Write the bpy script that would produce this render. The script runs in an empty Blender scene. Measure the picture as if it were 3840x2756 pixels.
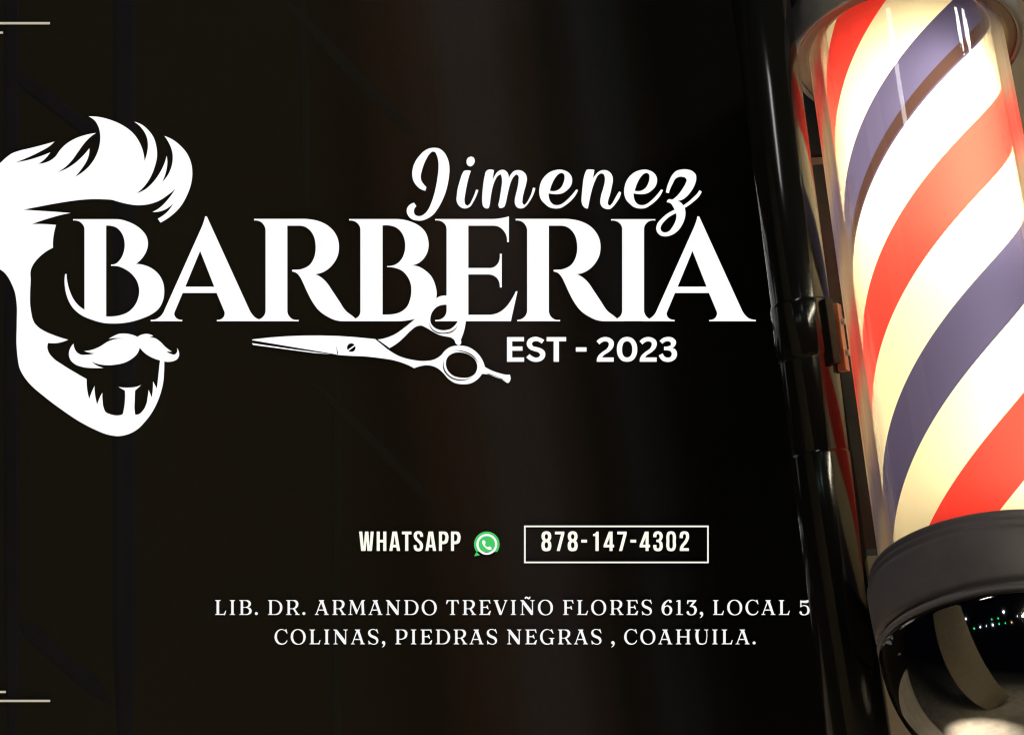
import bpy, bmesh, math, random
from mathutils import Vector, Matrix
random.seed(7)
C = bpy.context.scene.collection
SC = bpy.context.scene
PW, PH, F = 3840, 2756, 8941.0           # photograph size and focal length in its pixels
WALL = 2.45                              # distance of the dark sign wall from the camera
U = 0.09                                 # radius of the glass tube

# ------------------------------------------------------------------ helpers
def P(px, py, y):                        # a photo position at depth y -> world point
    return Vector(((px-PW/2)*y/F, y, (PH/2-py)*y/F))

def obj(name, me, mat=None, parent=None, smooth=False):
    if isinstance(me, bmesh.types.BMesh):
        m = bpy.data.meshes.new(name); me.to_mesh(m); me.free(); me = m
    o = bpy.data.objects.new(name, me); C.objects.link(o)
    if mat: me.materials.clear(); me.materials.append(mat)
    if smooth:
        for p in me.polygons: p.use_smooth = True
    if parent: o.parent = parent
    return o

def tag(o, label=None, cat=None, group=None, kind=None):
    if label: o['label'] = label
    if cat: o['category'] = cat
    if group: o['group'] = group
    if kind: o['kind'] = kind
    return o

def empty(name, loc=(0, 0, 0), mat=None):
    o = bpy.data.objects.new(name, None); C.objects.link(o)
    o.empty_display_size = .05
    if mat is not None: o.matrix_world = mat
    else: o.location = loc
    return o

def box(bm, c, s, rot=None, bevel=0):
    r = bmesh.ops.create_cube(bm, size=1)
    vs = r['verts']
    M = Matrix.Translation(c) @ (rot.to_4x4() if rot else Matrix()) @ Matrix.Diagonal((*s, 1))
    bmesh.ops.transform(bm, matrix=M, verts=vs)
    if bevel:
        es = list({e for v in vs for e in v.link_edges})
        bmesh.ops.bevel(bm, geom=es, offset=bevel, segments=2, affect='EDGES', profile=.6)
    return bm

def lathe(prof, n=128, close=False):
    bm = bmesh.new(); rings = []
    for r, z in prof:
        if r < 1e-6: rings.append([bm.verts.new((0, 0, z))]); continue
        rings.append([bm.verts.new((r*math.cos(2*math.pi*i/n), r*math.sin(2*math.pi*i/n), z)) for i in range(n)])
    pr = list(zip(rings, rings[1:])) + ([(rings[-1], rings[0])] if close else [])
    for a, b in pr:
        for i in range(n):
            j = (i+1) % n
            if len(a) == 1 and len(b) == 1: continue
            if len(a) == 1: bm.faces.new((a[0], b[j], b[i]))
            elif len(b) == 1: bm.faces.new((a[i], a[j], b[0]))
            else: bm.faces.new((a[i], a[j], b[j], b[i]))
    bmesh.ops.recalc_face_normals(bm, faces=bm.faces)
    return bm

def nodes(name):
    m = bpy.data.materials.new(name); m.use_nodes = True
    nt = m.node_tree; nt.nodes.clear()
    out = nt.nodes.new('ShaderNodeOutputMaterial')
    return m, nt, out

def N(nt, typ, **kw):
    n = nt.nodes.new(typ)
    for k, v in kw.items():
        if k.startswith('i_'):
            k = k[2:]; k = int(k) if k.isdigit() else k.replace('_', ' ')
            n.inputs[k].default_value = v
        else: setattr(n, k, v)
    return n

def pbr(name, col, rough=.5, metal=0, spec=.5, noise=0, nscale=30, bump=0, coat=0, stretch=(1, 1, 1)):
    m, nt, out = nodes(name)
    b = N(nt, 'ShaderNodeBsdfPrincipled')
    b.inputs['Base Color'].default_value = (*col, 1); b.inputs['Roughness'].default_value = rough
    b.inputs['Metallic'].default_value = metal; b.inputs['Specular IOR Level'].default_value = spec
    b.inputs['Coat Weight'].default_value = coat; b.inputs['Coat Roughness'].default_value = .06
    nt.links.new(b.outputs[0], out.inputs[0])
    if noise or bump:
        tc = N(nt, 'ShaderNodeTexCoord'); mp = N(nt, 'ShaderNodeMapping')
        mp.inputs['Scale'].default_value = stretch
        nz = N(nt, 'ShaderNodeTexNoise', i_Scale=nscale, i_Detail=6.0, i_Roughness=.62)
        nt.links.new(tc.outputs['Object'], mp.inputs[0]); nt.links.new(mp.outputs[0], nz.inputs['Vector'])
        if noise:
            cr = N(nt, 'ShaderNodeValToRGB')
            cr.color_ramp.elements[0].position = .3; cr.color_ramp.elements[1].position = .7
            cr.color_ramp.elements[0].color = (*[c*(1-noise) for c in col], 1)
            cr.color_ramp.elements[1].color = (*[min(1, c*(1+noise)) for c in col], 1)
            nt.links.new(nz.outputs[0], cr.inputs[0]); nt.links.new(cr.outputs[0], b.inputs['Base Color'])
            mr = N(nt, 'ShaderNodeMapRange'); mr.inputs['To Min'].default_value = rough*.8; mr.inputs['To Max'].default_value = min(1, rough*1.3)
            nt.links.new(nz.outputs[0], mr.inputs[0]); nt.links.new(mr.outputs[0], b.inputs['Roughness'])
        if bump:
            bp = N(nt, 'ShaderNodeBump', i_Strength=bump, i_Distance=.002)
            nt.links.new(nz.outputs[0], bp.inputs['Height']); nt.links.new(bp.outputs[0], b.inputs['Normal'])
    return m

def glow(name, col, s=1.0):
    m, nt, out = nodes(name)
    e = N(nt, 'ShaderNodeEmission', i_Color=(*col, 1), i_Strength=s)
    nt.links.new(e.outputs[0], out.inputs[0])
    return m

# ------------------------------------------------------------------ materials
M = {}
M['white'] = glow('self_glow_white_face', (1, 1, 1), 1.0)  # emission put into the cut-out faces for a flat even tone, no lamps behind
M['soft_white'] = glow('self_glow_soft_white_face', (1, 1, 1), .93)
M['ivory'] = glow('self_glow_ivory_face', (1, 1, .88), .98)
M['green'] = glow('self_glow_green_face', (.065, .60, .135), 1.0)
M['bar'] = glow('self_glow_beige_bar', (.53, .47, .36), 1.0)
M['edge'] = pbr('dark_letter_edge', (.02, .02, .02), .6)
M['black_gloss'] = pbr('black_gloss_paint', (.006, .006, .0055), .13, spec=.36, noise=.25, nscale=18, bump=.05, stretch=(1, 1, .15))
M['satin'] = pbr('satin_black_paint', (.070, .061, .072), .5, spec=.35, noise=.12, nscale=60, bump=.06)
M['dull_black'] = pbr('dull_black_paint', (.006, .0055, .0055), .6, spec=.15)
M['chrome'] = pbr('dark_chrome', (.27, .26, .25), .045, metal=1, noise=.04, nscale=6)
M['rim'] = pbr('warm_rim_metal', (.28, .21, .175), .42, metal=.3, noise=.15, nscale=30)
M['steel'] = pbr('grey_cap_metal', (.30, .285, .28), .42, metal=.35, noise=.18, nscale=14, bump=.06)
M['copper'] = pbr('coppery_strap', (.42, .17, .11), .38, metal=.4, noise=.2, nscale=40)
M['plate'] = pbr('slate_plate', (.026, .036, .044), .75, spec=.15, noise=.25, nscale=70, bump=.12)
M['tan'] = pbr('tan_bracket', (.40, .33, .26), .6, noise=.15, nscale=30)

# ------------------------------------------------------------------ outlines
# frames of the tracing: photo x0, y0 and magnification
FR = {'A': (0, 400, 2.984), 'B': (0, 700, 2.984), 'C': (0, 1180, 2.984), 'D': (540, 780, 2.984), 'E': (1260, 780, 2.984),
      'G': (1900, 780, 2.3625), 'H': (1500, 520, 3.78), 'K': (2060, 520, 3.78), 'L': (1860, 1240, 3.24),
      'M': (1320, 1960, 3.78), 'N': (1940, 1950, 3.065), 'S': (900, 1060, 2.1396), 'X': (0, 0, 1)}

def parse(s, dx=0):
    """'A: x,y x,y! ...' -> [(x, y, corner)] in photo pixels"""
    out = []; f = FR['X']
    for t in s.split():
        if t.endswith(':'): f = FR[t[:-1]]; continue
        c = t.endswith('!'); x, y = t.rstrip('!').split(',')
        out.append((f[0]+float(x)/f[2]+dx, f[1]+float(y)/f[2], c))
    return out

def smooth(pts, seg=7):
    n = len(pts); res = []
    for i in range(n):
        p1, p2 = pts[i], pts[(i+1) % n]
        if p1[2] and p2[2]: res.append(p1[:2]); continue
        p0 = pts[i-1] if not p1[2] else None
        p3 = pts[(i+2) % n] if not p2[2] else None
        a, b = Vector(p1[:2]), Vector(p2[:2]); d = (b-a).length
        def tangent(q0, q1, q2):
            l1 = max((q1-q0).length, 1e-6); l2 = max((q2-q1).length, 1e-6)
            return ((q1-q0)/l1*l2 + (q2-q1)/l2*l1)/(l1+l2)
        t1 = tangent(Vector(p0[:2]), a, b) if p0 else None
        t2 = tangent(a, b, Vector(p3[:2])) if p3 else None
        if t1 is None: t1 = (b-a)/max(d, 1e-6)*2 - t2; 
        if t2 is None: t2 = (b-a)/max(d, 1e-6)*2 - t1
        for k in range(seg):
            t = k/seg; h = t*t*(3-2*t)
            q = a*(2*t**3-3*t*t+1) + t1*d*(t**3-2*t*t+t) + b*(-2*t**3+3*t*t) + t2*d*(t**3-t*t)
            res.append((q.x, q.y))
    return res

def inset(lp, d):
    """grow (d > 0) or shrink (d < 0) an outline by d photo pixels"""
    n = len(lp); ar = sum(lp[i][0]*lp[(i+1) % n][1]-lp[(i+1) % n][0]*lp[i][1] for i in range(n)); sg = 1 if ar > 0 else -1
    out = []
    for i in range(n):
        a, b, c = Vector(lp[i-1]), Vector(lp[i]), Vector(lp[(i+1) % n])
        e1, e2 = b-a, c-b
        if e1.length < 1e-6 or e2.length < 1e-6: out.append(lp[i]); continue
        e1.normalize(); e2.normalize()
        n1, n2 = Vector((e1.y, -e1.x)), Vector((e2.y, -e2.x)); m = (n1+n2)
        if m.length < .3: out.append(lp[i]); continue
        m = m/m.length; k = min(1.6, 1/max(.4, m.dot(n1)))
        q = b+m*(d*sg*k); out.append((q.x, q.y))
    return out

def cut(name, loops, mat, parent=None, off=.004, depth=.004, y=WALL, tr=None):
    """closed outlines (photo pixels) -> a solid cut-out standing `off` in front of the wall"""
    cu = bpy.data.curves.new(name, 'CURVE'); cu.dimensions = '2D'; cu.fill_mode = 'BOTH'
    off *= .45; depth *= .45
    yy = y-off; k = yy/F
    for lp in loops:
        pts = [((px-PW/2)*k, (PH/2-py)*k) for px, py in lp]
        s = cu.splines.new('POLY'); s.points.add(len(pts)-1); s.use_cyclic_u = True
        for i, (a, b) in enumerate(pts): s.points[i].co = (a, b, 0, 1)
    cu.extrude = depth/2
    t = bpy.data.objects.new('t', cu); C.objects.link(t)
    me = bpy.data.meshes.new_from_object(t.evaluated_get(bpy.context.evaluated_depsgraph_get()))
    bpy.data.objects.remove(t); bpy.data.curves.remove(cu)
    me.transform(Matrix.Translation((0, yy+depth/2, 0)) @ Matrix.Rotation(math.pi/2, 4, 'X'))
    me.name = name
    if parent:
        me.transform(Matrix.Translation(-parent.location))
    o = obj(name, me, mat, parent)
    me.materials.append(M['edge'])
    for p in me.polygons:
        if p.normal.y > -.5: p.material_index = 1
    return o

def glyph(name, paths, mat, parent=None, off=.004, dx=0, **kw):
    return cut(name, [smooth(parse(p, dx)) for p in paths], mat, parent, off, **kw)

def thing(name, label, cat, px, py, group=None):
    return tag(empty(name, P(px, py, WALL)), label, cat, group)

# ---- bearded face emblem
face = ("A: 0,635 70,570 140,522 210,497 330,468 480,430 610,393! 560,440 440,510 320,568 180,624! 300,603 420,568 562,514! 520,570 475,612 432,641! "
 "500,630 570,600 620,560 670,490 740,420 840,360 960,318 1075,297! 1020,335 950,405 880,500 800,610 730,680 645,735! 740,697 830,640 920,560 1000,468! "
 "997,530 975,600 920,690 843,785! 930,730 1020,640 1080,540 1112,440 1122,340 1105,240 1065,165 990,112! 1100,117 1240,152 1380,215 1490,300 1560,400 1600,500 1617,608! "
 "1645,520 1655,430 1640,340 1590,250 1500,172! 1580,200 1660,265 1720,350 1750,450 1757,560 1730,680 1680,800 1610,900 1533,970! 1620,930 1710,850 1780,755 1830,660 1865,553! "
 "1873,620 1860,720 1817,842! 1870,780 1910,700 1932,600 1925,500 1895,420 1838,330! 1930,370 2020,440 2095,530 2140,640 2152,760 2135,880 2090,1000 2020,1120 1920,1220 1795,1300! 1765,1255! "
 "1820,1222 1880,1170 1937,1085! 1880,1135 1800,1172 1705,1180! 1790,1130 1870,1050 1960,925! 1880,990 1780,1055 1660,1095 1530,1105 1420,1090 1320,1065 1250,1045 1180,1040 1050,1037 930,1043 800,1058 600,1090 430,1122 265,1155! "
 "450,1167 620,1178 790,1192! 700,1210 560,1248 360,1315! 480,1315 627,1325! "
 "B: 605,520 594,600 593,685! 520,725 440,790 380,860 345,935 343,1050 337,1200 338,1320 350,1410 370,1492 "
 "C: 385,90 430,140 500,185 600,228 762,280! 700,305 620,320 540,316! 530,360 545,420 590,480 700,560 830,640 970,720! 972,800 998,940! 1020,880 1057,797! 1062,880 1087,1003! 1110,940 1145,873! "
 "1148,960 1160,1040 1180,1085 1240,1115 1310,1126 1370,1112 1385,1060 1396,980 1397,850! 1325,808! 1390,815 1450,815 1520,807 1580,785! 1512,850! 1508,940 1508,1080 1515,1115 1545,1115 1600,1070 1640,990 1652,920 1663,840! "
 "1698,925! 1708,850 1712,745! 1755,825! 1770,700 1780,600 1790,512! 1700,480 1620,430 1563,368! 1540,430 1480,490 1400,535 1290,560 1180,565 1100,553 1025,525! 1080,565 1158,595! 1050,598 920,585 840,555 785,500 770,440 780,390 823,323! "
 "835,380 860,420 900,445 970,448 1060,432! 1000,425 940,407! 1030,392 1120,355 1200,305 1280,275 1385,271! 1300,262 1215,272! 1260,245 1330,215 1410,212 1480,225 1538,248! 1590,222 1650,215 1715,238! 1670,257! "
 "1730,262 1790,300 1850,360 1925,415! 1865,413! 1910,438 1955,445 1980,420 1978,372! 2000,410 2005,450 1985,495 1940,520 1890,528 1838,524! 1836,640 1826,760 1800,870 1760,980 1690,1110 1620,1200 1540,1280 1440,1335 1330,1358 1200,1340 1060,1285 880,1190 700,1070 500,920 320,760 260,680 220,600 197,480 185,350 187,100 "
 "B: 185,1300 165,1180 130,1090 80,1000 40,955 0,928 X: -60,985 -120,900 -140,780 -90,680")
tag(glyph('face_emblem', [face], M['white'], off=.004),
    'white cut-out emblem of a bearded man in profile with swept hair and curled moustache', 'emblem')

# ---- BARBERIA
A1 = ["D: 683,95! 703,95! 1180,1140! 1215,1195 1255,1232 1300,1248 1337,1252! 1337,1268! 815,1268! 815,1252! 860,1245 890,1220 902,1185 893,1145! 812,952! 433,952! 345,1160! 340,1195 360,1230 390,1247 428,1252! 428,1268! 75,1268! 75,1252! 130,1245 185,1210 230,1140! 625,260! 655,190 675,130",
      "D: 628,483! 463,881! 785,881!"]
R1 = ["D: 1232,123! 1780,123! 1860,128 1960,150 2060,200 2130,270 2170,350 2182,440 2170,530 2130,610 2060,685 1990,725 1917,742! 1980,775 2040,830 2110,930 2180,1035 2268,1160 E: 180,1205 215,1235! 260,1257 300,1264! 300,1268! 90,1268! 0,1258 "
      "D: 2050,1215 1960,1150 1890,1060 1830,950 1780,840 1750,780 1710,732 1657,712! 1657,692! 1735,690! 1790,675 1850,640 1895,575 1918,490 1918,400 1900,320 1860,255 1800,212 1735,200! 1604,200! 1604,1155! 1620,1205 1655,1240 1730,1252! 1730,1268! 1250,1268! 1250,1252! 1310,1235 1345,1200 1360,1150! 1360,250! 1345,200 1310,160 1232,142!"]
B1 = ["B: 818,365! 1290,365! 1340,368 1430,392 1520,435 1590,490 1640,560 1656,640 1640,720 1600,790 1522,865! 1600,875 1690,910 1770,975 1820,1060 1838,1170 1825,1270 1780,1360 1690,1432 C: 1600,40 1500,72 1400,92 1280,100 1150,92 1040,62 900,0 B: 810,1350 760,1260 728,1140 722,1050 728,978! 745,978! 750,1040 775,1150 830,1270 880,1330 945,1376! 945,490! 935,440 900,400 818,380!",
      "B: 1188,438! 1240,440 1310,465 1360,520 1388,590 1395,660 1382,740 1345,815 1300,860 1243,873! 1243,888! 1320,893 1400,925 1480,985 1535,1065 1557,1160 1545,1250 1500,1340 1430,1405 1340,1440 1240,1453 1188,1452!"]
B2 = ["E: 147,125! 680,125! 740,130 840,155 930,200 1000,270 1030,350 1037,410 1025,490 980,570 920,620 840,645! 920,655 1000,700 1070,770 1110,860 1127,960 1115,1035 1085,1095 1050,1150 1030,1200 950,1230 880,1243! 780,1262 680,1268! 147,1268! 147,1252! 215,1238 255,1210 273,1155! 273,245! 255,190 215,155 147,142!",
      "E: 521,198! 600,198 680,225 735,280 765,350 774,420 765,500 735,570 680,625 572,650! 572,662! 660,672 740,705 800,770 835,850 842,930 830,1020 790,1110 720,1165 640,1188 570,1193 521,1193!"]
E1 = ["E: 1110,125! 1740,125! 1830,118 1935,95! 1935,383! 1913,383! 1905,310 1870,250 1820,212 1760,200! 1481,200! 1481,672! 1700,672! 1770,660 1815,615 1832,560 1832,513! 1855,513! 1855,890! 1832,890! 1825,830 1800,785 1760,757 1700,745! 1481,745! 1481,1195! 1720,1195! 1830,1165 1900,1110 1960,1030 2012,932! 2032,932! 1957,1268! 1110,1268! 1110,1252! 1170,1245 1220,1205 1237,1150! 1237,245! 1220,185 1180,152 1110,142!"]
I1 = ["G: 925,100! 1317,100! 1317,113! 1260,120 1225,155 1217,195! 1217,910! 1230,950 1262,980 1317,990! 1317,1003! 925,1003! 925,990! 980,978 1012,950 1023,910! 1023,195! 1012,150 985,125 925,113!"]
w = thing('main_word_sign', 'large white serif letters spelling BARBERIA across the dark wall', 'sign', 1550, 1205)
for i, (g, dx) in enumerate(((B1, 0), (A1, 0), (R1, 0), (B2, 0), (E1, 0), (R1, 980.8), (I1, 0), (A1, 1846.4))):
    o = glyph('letter', g, M['white'], w, off=.0046+.0005*(i % 2)+(.0004 if i == 4 else 0), dx=dx)

# ---- script name
w = thing('script_name_sign', 'white handwritten script word Jimenez above the big letters', 'sign', 2080, 780)
e1 = ["K: 380,723! 408,730! 375,800 310,880 230,945 160,985 80,993 0,975 -60,930 -115,870 -142,790 -140,700 -110,600 -50,520 20,470 90,447 150,440 220,455 280,490 318,550 322,620 300,680 250,735 190,775 120,790 50,788 0,780 -8,778! -2,850 20,900 60,935 110,945 170,930 240,880 310,810",
      "K: 8,740! 55,747 110,735 160,700 200,630 215,560 208,510 180,490 140,500 90,550 45,630"]
script = [
 (["H: 360,742! 300,722 235,670 190,600 172,510 182,420 215,330 270,250 340,180 410,143 490,132 560,145 620,190 665,260 692,340 702,430 695,540 675,660 645,770 600,880 540,990 470,1080 390,1135 310,1163 240,1163 170,1145 120,1100 95,1040 100,990 130,945 200,910! 233,960! 208,990 198,1030 210,1075 250,1098 300,1095 350,1065 400,1005 440,920 475,820 505,700 530,560 545,420 540,310 520,240 495,195 460,188 420,220 375,290 335,380 310,460 295,540 305,600 330,640 375,690!"], 0),
 (["H: 890,485 905,462 940,452 1005,460! 985,520 965,590 945,680 925,790 915,890 925,930 955,950 985,930 1020,870 1055,790 1078,725! 1112,730! 1085,810 1040,900 1000,960 960,985 920,993 870,980 825,940 803,890 805,800 820,700 845,610",
   "H: 1010,257 1045,272 1060,315 1045,365 995,397 955,375 942,330 958,280"], 0),
 (["H: 1220,465 1245,445 1280,438 1333,452! 1313,585! 1340,530 1380,475 1430,446 1480,448 1520,480 1542,560! 1570,510 1620,460 1680,448 1740,465 1785,510 1800,570 1790,640 1760,750 1738,860 1740,920 1760,940 1790,915 1830,850 1865,770 1883,697! 1920,703! 1890,800 1840,890 1790,955 1750,985 1710,993 1665,980 1635,945 1625,890 1640,800 1665,700 1680,590 1680,540 1655,512 1620,535 1580,600 1550,690 1520,820 1495,930 1480,965 1445,985 1410,983 1397,960 1410,870 1430,740 1445,620 1442,560 1425,512 1390,530 1350,590 1320,670 1295,780 1280,880 1270,950 1250,990 1220,992 1180,965 1165,900 1167,780 1180,650 1200,530"], 0),
 (e1, 0),
 (["K: 515,470 530,445 580,438 640,447! 620,560! 650,520 700,470 760,448 820,455 870,490 898,550 900,610 885,690 860,800 835,880 832,930 855,950 885,925 930,850 970,780 990,750! 1018,765! 1000,830 950,910 900,970 860,1000 810,1000 760,980 725,930 722,880 735,800 765,700 785,610 785,550 765,505 730,497 695,520 650,600 610,710 580,830 560,930 547,992! 525,992 480,960 457,900 458,820 470,690 485,570"], 0),
 (e1, 1204/3.78),
 (["K: 1652,767! 1665,700 1700,600 1740,520 1800,460 1870,440 1950,438 2030,465 2075,510 2083,570 2060,660 2010,750 1950,820 1880,870 1820,885! 1860,905 1897,947! 1960,905 2040,835 2100,775 2125,733! 2162,755! 2120,825 2040,900 1920,985! 1930,1060 1915,1150 1880,1230 1820,1310 1740,1365 1650,1388 1580,1375 1530,1330 1515,1270 1530,1210 1590,1135 1680,1060 1775,1010! 1750,960 1725,925 1665,905! 1675,875 1700,860 1740,865 1780,840 1840,780 1890,710 1930,640 1945,590 1930,560 1890,545 1840,545 1790,570 1750,640 1720,700 1695,775!",
   "K: 1797,1060! 1800,1120 1780,1190 1740,1260 1700,1310 1650,1330 1600,1320 1577,1280 1590,1230 1640,1165 1710,1105"], 0)]
for i, (g, dx) in enumerate(script):
    glyph('letter', g, M['white'], w, off=.0064+.0003*(i % 2), dx=dx)

# ---- scissors
w = thing('scissors_emblem', 'white cut-out of open hairdressing scissors hanging below the big letters', 'emblem', 1400, 1330)
def circ_pts(cx, cy, r, a0, a1, n=14):
    return ' '.join('%.1f,%.1f%s' % (cx+r*math.cos(math.radians(a0+(a1-a0)*i/n)), cy+r*math.sin(math.radians(a0+(a1-a0)*i/n)), '!' if i in (0, n) else '') for i in range(n+1))
glyph('blade', ["S: 95,462! 105,454! 1060,450 1085,453! 1130,490 1200,545 1280,590 1380,618 1480,628 1560,615 1610,585 1650,540 1690,515 1750,505 1830,515 1900,560 1945,620 1965,675! 2010,700 2080,725 2130,737 2165,738! 2170,755 2168,785 2150,805 2135,800! 2070,760 2000,738 1942,732! 1900,780 1850,808 1790,815 1720,803 1670,770 1630,725 1590,690 1540,668 1490,663 1440,672 1397,687! 1370,672 1320,650 1240,625 1120,605 1000,592 880,587 787,580! 740,570!",
   "S: 1775,560 1840,580 1890,625 1903,680 1885,730 1840,758 1775,762 1710,745 1665,700 1652,650 1665,600 1710,567",
   "S: 1637,622! 1640,690 1690,752 1780,778 1872,750! 1780,786 1683,760 1632,695",
   "S: 1705,545! 1790,548 1870,585 1912,650! 1864,592 1788,555",
   "S: 1965,722! 2050,748 2130,785! 2050,757",
   "S: 770,505! 780,540 788,574! 780,574! 776,540",
   "S: "+circ_pts(893, 521, 34, 147, 320), "S: "+circ_pts(893, 521, 34, -23, 130)], M['white'], w, off=.0070)
glyph('lower_blade', ["S: 95,485! 400,530! 730,574! 590,564! 105,500!"], M['white'], w, off=.0070)
glyph('upper_handle', ["S: 1105,456! 1180,440 1240,415 1320,360 1405,290! 1450,240 1500,180 1573,127! 1610,108 1657,103 1710,108 1760,150 1800,210 1820,270 1813,310 1800,380 1780,440 1772,460! 1775,480 1770,495 1750,502 1732,490 1720,462 1690,440 1650,432 1600,420 1550,395 1490,360 1455,345 1420,350 1370,385 1320,435 1270,480 1200,525!",
   "S: 1640,178 1590,190 1550,225 1530,270 1530,320 1560,360 1600,378 1640,382 1690,370 1730,335 1750,300 1745,240 1700,190",
   "S: 1519,322! 1545,372 1590,398 1640,402 1700,388 1748,342! 1702,397 1640,410 1586,406 1538,376"], M['white'], w, off=.0042)

# ---- year
w = thing('year_sign', 'bold white sans serif line EST - 2023 below the big letters', 'sign', 2220, 1360)
two = "L: 1258,168! 1222,130! 1260,95 1320,77 1380,88 1425,125 1432,170 1415,215 1370,260 1310,300 1290,325! 1430,325! 1430,378! 1225,378! 1225,350 1240,310 1290,260 1350,215 1370,175 1365,145 1330,130 1290,140"
for g, dx in (
 (["L: 133,78! 340,78! 340,130! 197,130! 197,192! 322,192! 322,244! 197,244! 197,325! 342,325! 342,378! 133,378!"], 0),
 (["L: 555,158! 530,140 490,128 455,135 437,160 450,185 500,200 555,220 590,250 600,290 585,335 540,370 480,380 420,365 367,322! 408,283! 440,310 485,327 520,318 536,295 520,268 470,250 410,225 380,190 373,150 395,105 440,80 490,75 540,88 587,115!"], 0),
 (["L: 615,78! 852,78! 852,130! 765,130! 765,378! 700,378! 700,130! 615,130!"], 0),
 (["L: 970,202! 1100,202! 1100,255! 970,255!"], 0), ([two], 0),
 (["L: 1592,76 1655,92 1700,145 1717,227 1700,310 1655,363 1592,378 1530,363 1485,310 1468,227 1485,145 1530,92", "L: 1592,128 1630,145 1650,185 1655,227 1650,275 1630,310 1592,325 1555,310 1537,275 1532,227 1537,185 1555,145"], 0),
 ([two], 522/3.24),
 (["L: 2022,160! 1988,125! 2030,90 2090,76 2150,88 2187,130 2180,175 2145,210! 2185,235 2200,285 2185,335 2140,370 2085,380 2025,365 1978,300! 2028,275! 2045,310 2085,327 2120,318 2135,285 2120,250 2090,240 2042,240! 2042,192! 2090,190 2122,175 2122,145 2090,128 2055,135"], 0)):
    glyph('letter', g, M['white'], w, dx=dx)

# ---- messaging word
w = thing('messaging_word_sign', 'narrow ivory capitals spelling WHATSAPP left of the green round badge', 'sign', 1535, 2065)
bA = ["M: 573,122! 638,122! 682,397! 636,397! 629,347! 580,347! 573,397! 529,397!", "M: 604,175! 586,308! 622,308!"]
bP = ["M: 1232,122! 1310,122! 1345,135 1362,165 1362,250 1350,280 1320,297 1275,300! 1275,397! 1232,397!", "M: 1275,162! 1305,162 1317,178 1317,235 1305,255 1275,257!"]
for g, dx in (
 (["M: 100,122! 146,122! 166,330! 184,122! 232,122! 250,330! 264,122! 308,122! 282,397! 218,397! 206,255! 193,397! 130,397!"], 0),
 (["M: 350,122! 394,122! 394,238! 442,238! 442,122! 487,122! 487,397! 442,397! 442,278! 394,278! 394,397! 350,397!"], 0),
 (bA, 0), (["M: 708,122! 843,122! 843,162! 798,162! 798,397! 753,397! 753,162! 708,162!"], 0),
 (["M: 963,198! 963,175 958,162 943,156 928,160 920,178 925,205 950,235 985,268 1005,305 1005,350 990,385 942,402 893,388 876,350 875,315! 917,315! 917,345 925,358 940,362 958,355 963,335 955,300 925,268 892,235 876,200 878,155 900,125 942,117 985,127 1005,160 1006,198!"], 0),
 (bA, 511/3.78), (bP, 0), (bP, 171/3.78)):
    glyph('letter', g, M['ivory'], w, dx=dx)

# ---- green badge
w = thing('messaging_badge', 'round green speech-bubble badge with a white telephone handset', 'badge', 1825, 2088)
glyph('bubble', ["M: "+circ_pts(1911, 303, 181, 144, -238, 60)[:-1]+"! 1731,473!"], M['green'], w, off=.004)
glyph('ring', ["M: "+circ_pts(1911, 303, 148, 0, 354, 59).replace('!', ''), "M: "+circ_pts(1911, 303, 117, 0, 354, 59).replace('!', '')], M['white'], w, off=.0048, depth=.0012)
glyph('handset', ["M: 1845,275 1847,255 1862,245 1882,250 1892,270 1893,288 1884,302 1895,325 1920,342 1934,341 1948,332 1965,340 1978,352 1975,375 1955,382 1925,375 1890,350 1862,318"], M['white'], w, off=.0048, depth=.0012)

# ---- telephone number
w = thing('phone_number_sign', 'ivory number 878-147-4302 inside a thin rectangular outline', 'sign', 2310, 2110)
glyph('outline', ["N: 77,61! 2200,61! 2200,493! 77,493!", "N: 96,80! 2182,80! 2182,475! 96,475!"], M['ivory'], w)
n8 = ["N: 334,126 372,137 389,170 389,200 382,222 368,236! 383,250 390,275 390,310 375,345 334,356 292,345 278,310 278,275 285,250 300,236! 286,222 279,200 279,170 296,137",
      "N: 334,160 348,168 352,185 350,205 334,218 319,205 316,185 320,168", "N: 334,253 350,265 353,285 352,305 334,322 317,305 315,285 318,265"]
n7 = ["N: 432,130! 540,130! 540,158! 488,353! 452,353! 502,162! 432,162!"]
n4 = ["N: 1052,130! 1095,130! 1095,280! 1112,280! 1112,312! 1095,312! 1095,353! 1060,353! 1060,312! 992,312! 992,285!", "N: 1060,200! 1028,280! 1060,280!"]
nd = ["N: 735,223! 801,223! 801,257! 735,257!"]
for g, dx in ((n8, 0), (n7, 0), (n8, 302), (nd, 0),
 (["N: 935,130! 935,353! 898,353! 898,182! 870,182! 870,158! 895,150 908,130!"], 0), (n4, 0), (n7, 717), (nd, 565), (n4, 414),
 (["N: 1563,195! 1563,165 1575,140 1617,126 1655,140 1670,170 1668,205 1655,230 1645,238! 1662,250 1670,280 1670,315 1655,345 1617,356 1575,343 1563,315 1563,283! 1600,283! 1600,305 1605,320 1617,323 1630,318 1634,300 1634,275 1625,257 1598,252! 1598,222! 1620,220 1633,205 1634,180 1630,165 1617,159 1605,163 1600,178 1600,195!"], 0),
 (["N: 1767,126 1805,138 1821,175 1821,240 1821,310 1805,345 1767,356 1728,345 1714,310 1714,240 1714,175 1728,138", "N: 1767,158 1782,166 1786,185 1786,240 1786,300 1782,316 1767,324 1752,316 1748,300 1748,240 1748,185 1752,166"], 0),
 (["N: 1867,205! 1867,170 1880,138 1922,126 1962,140 1974,175 1970,215 1945,265 1912,305 1907,320! 1972,320! 1972,353! 1868,353! 1868,325 1880,290 1915,245 1936,205 1938,175 1932,163 1921,158 1908,165 1903,180 1903,205!"], 0)):
    glyph('digit', g, M['ivory'], w, dx=dx/3.065)

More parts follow.
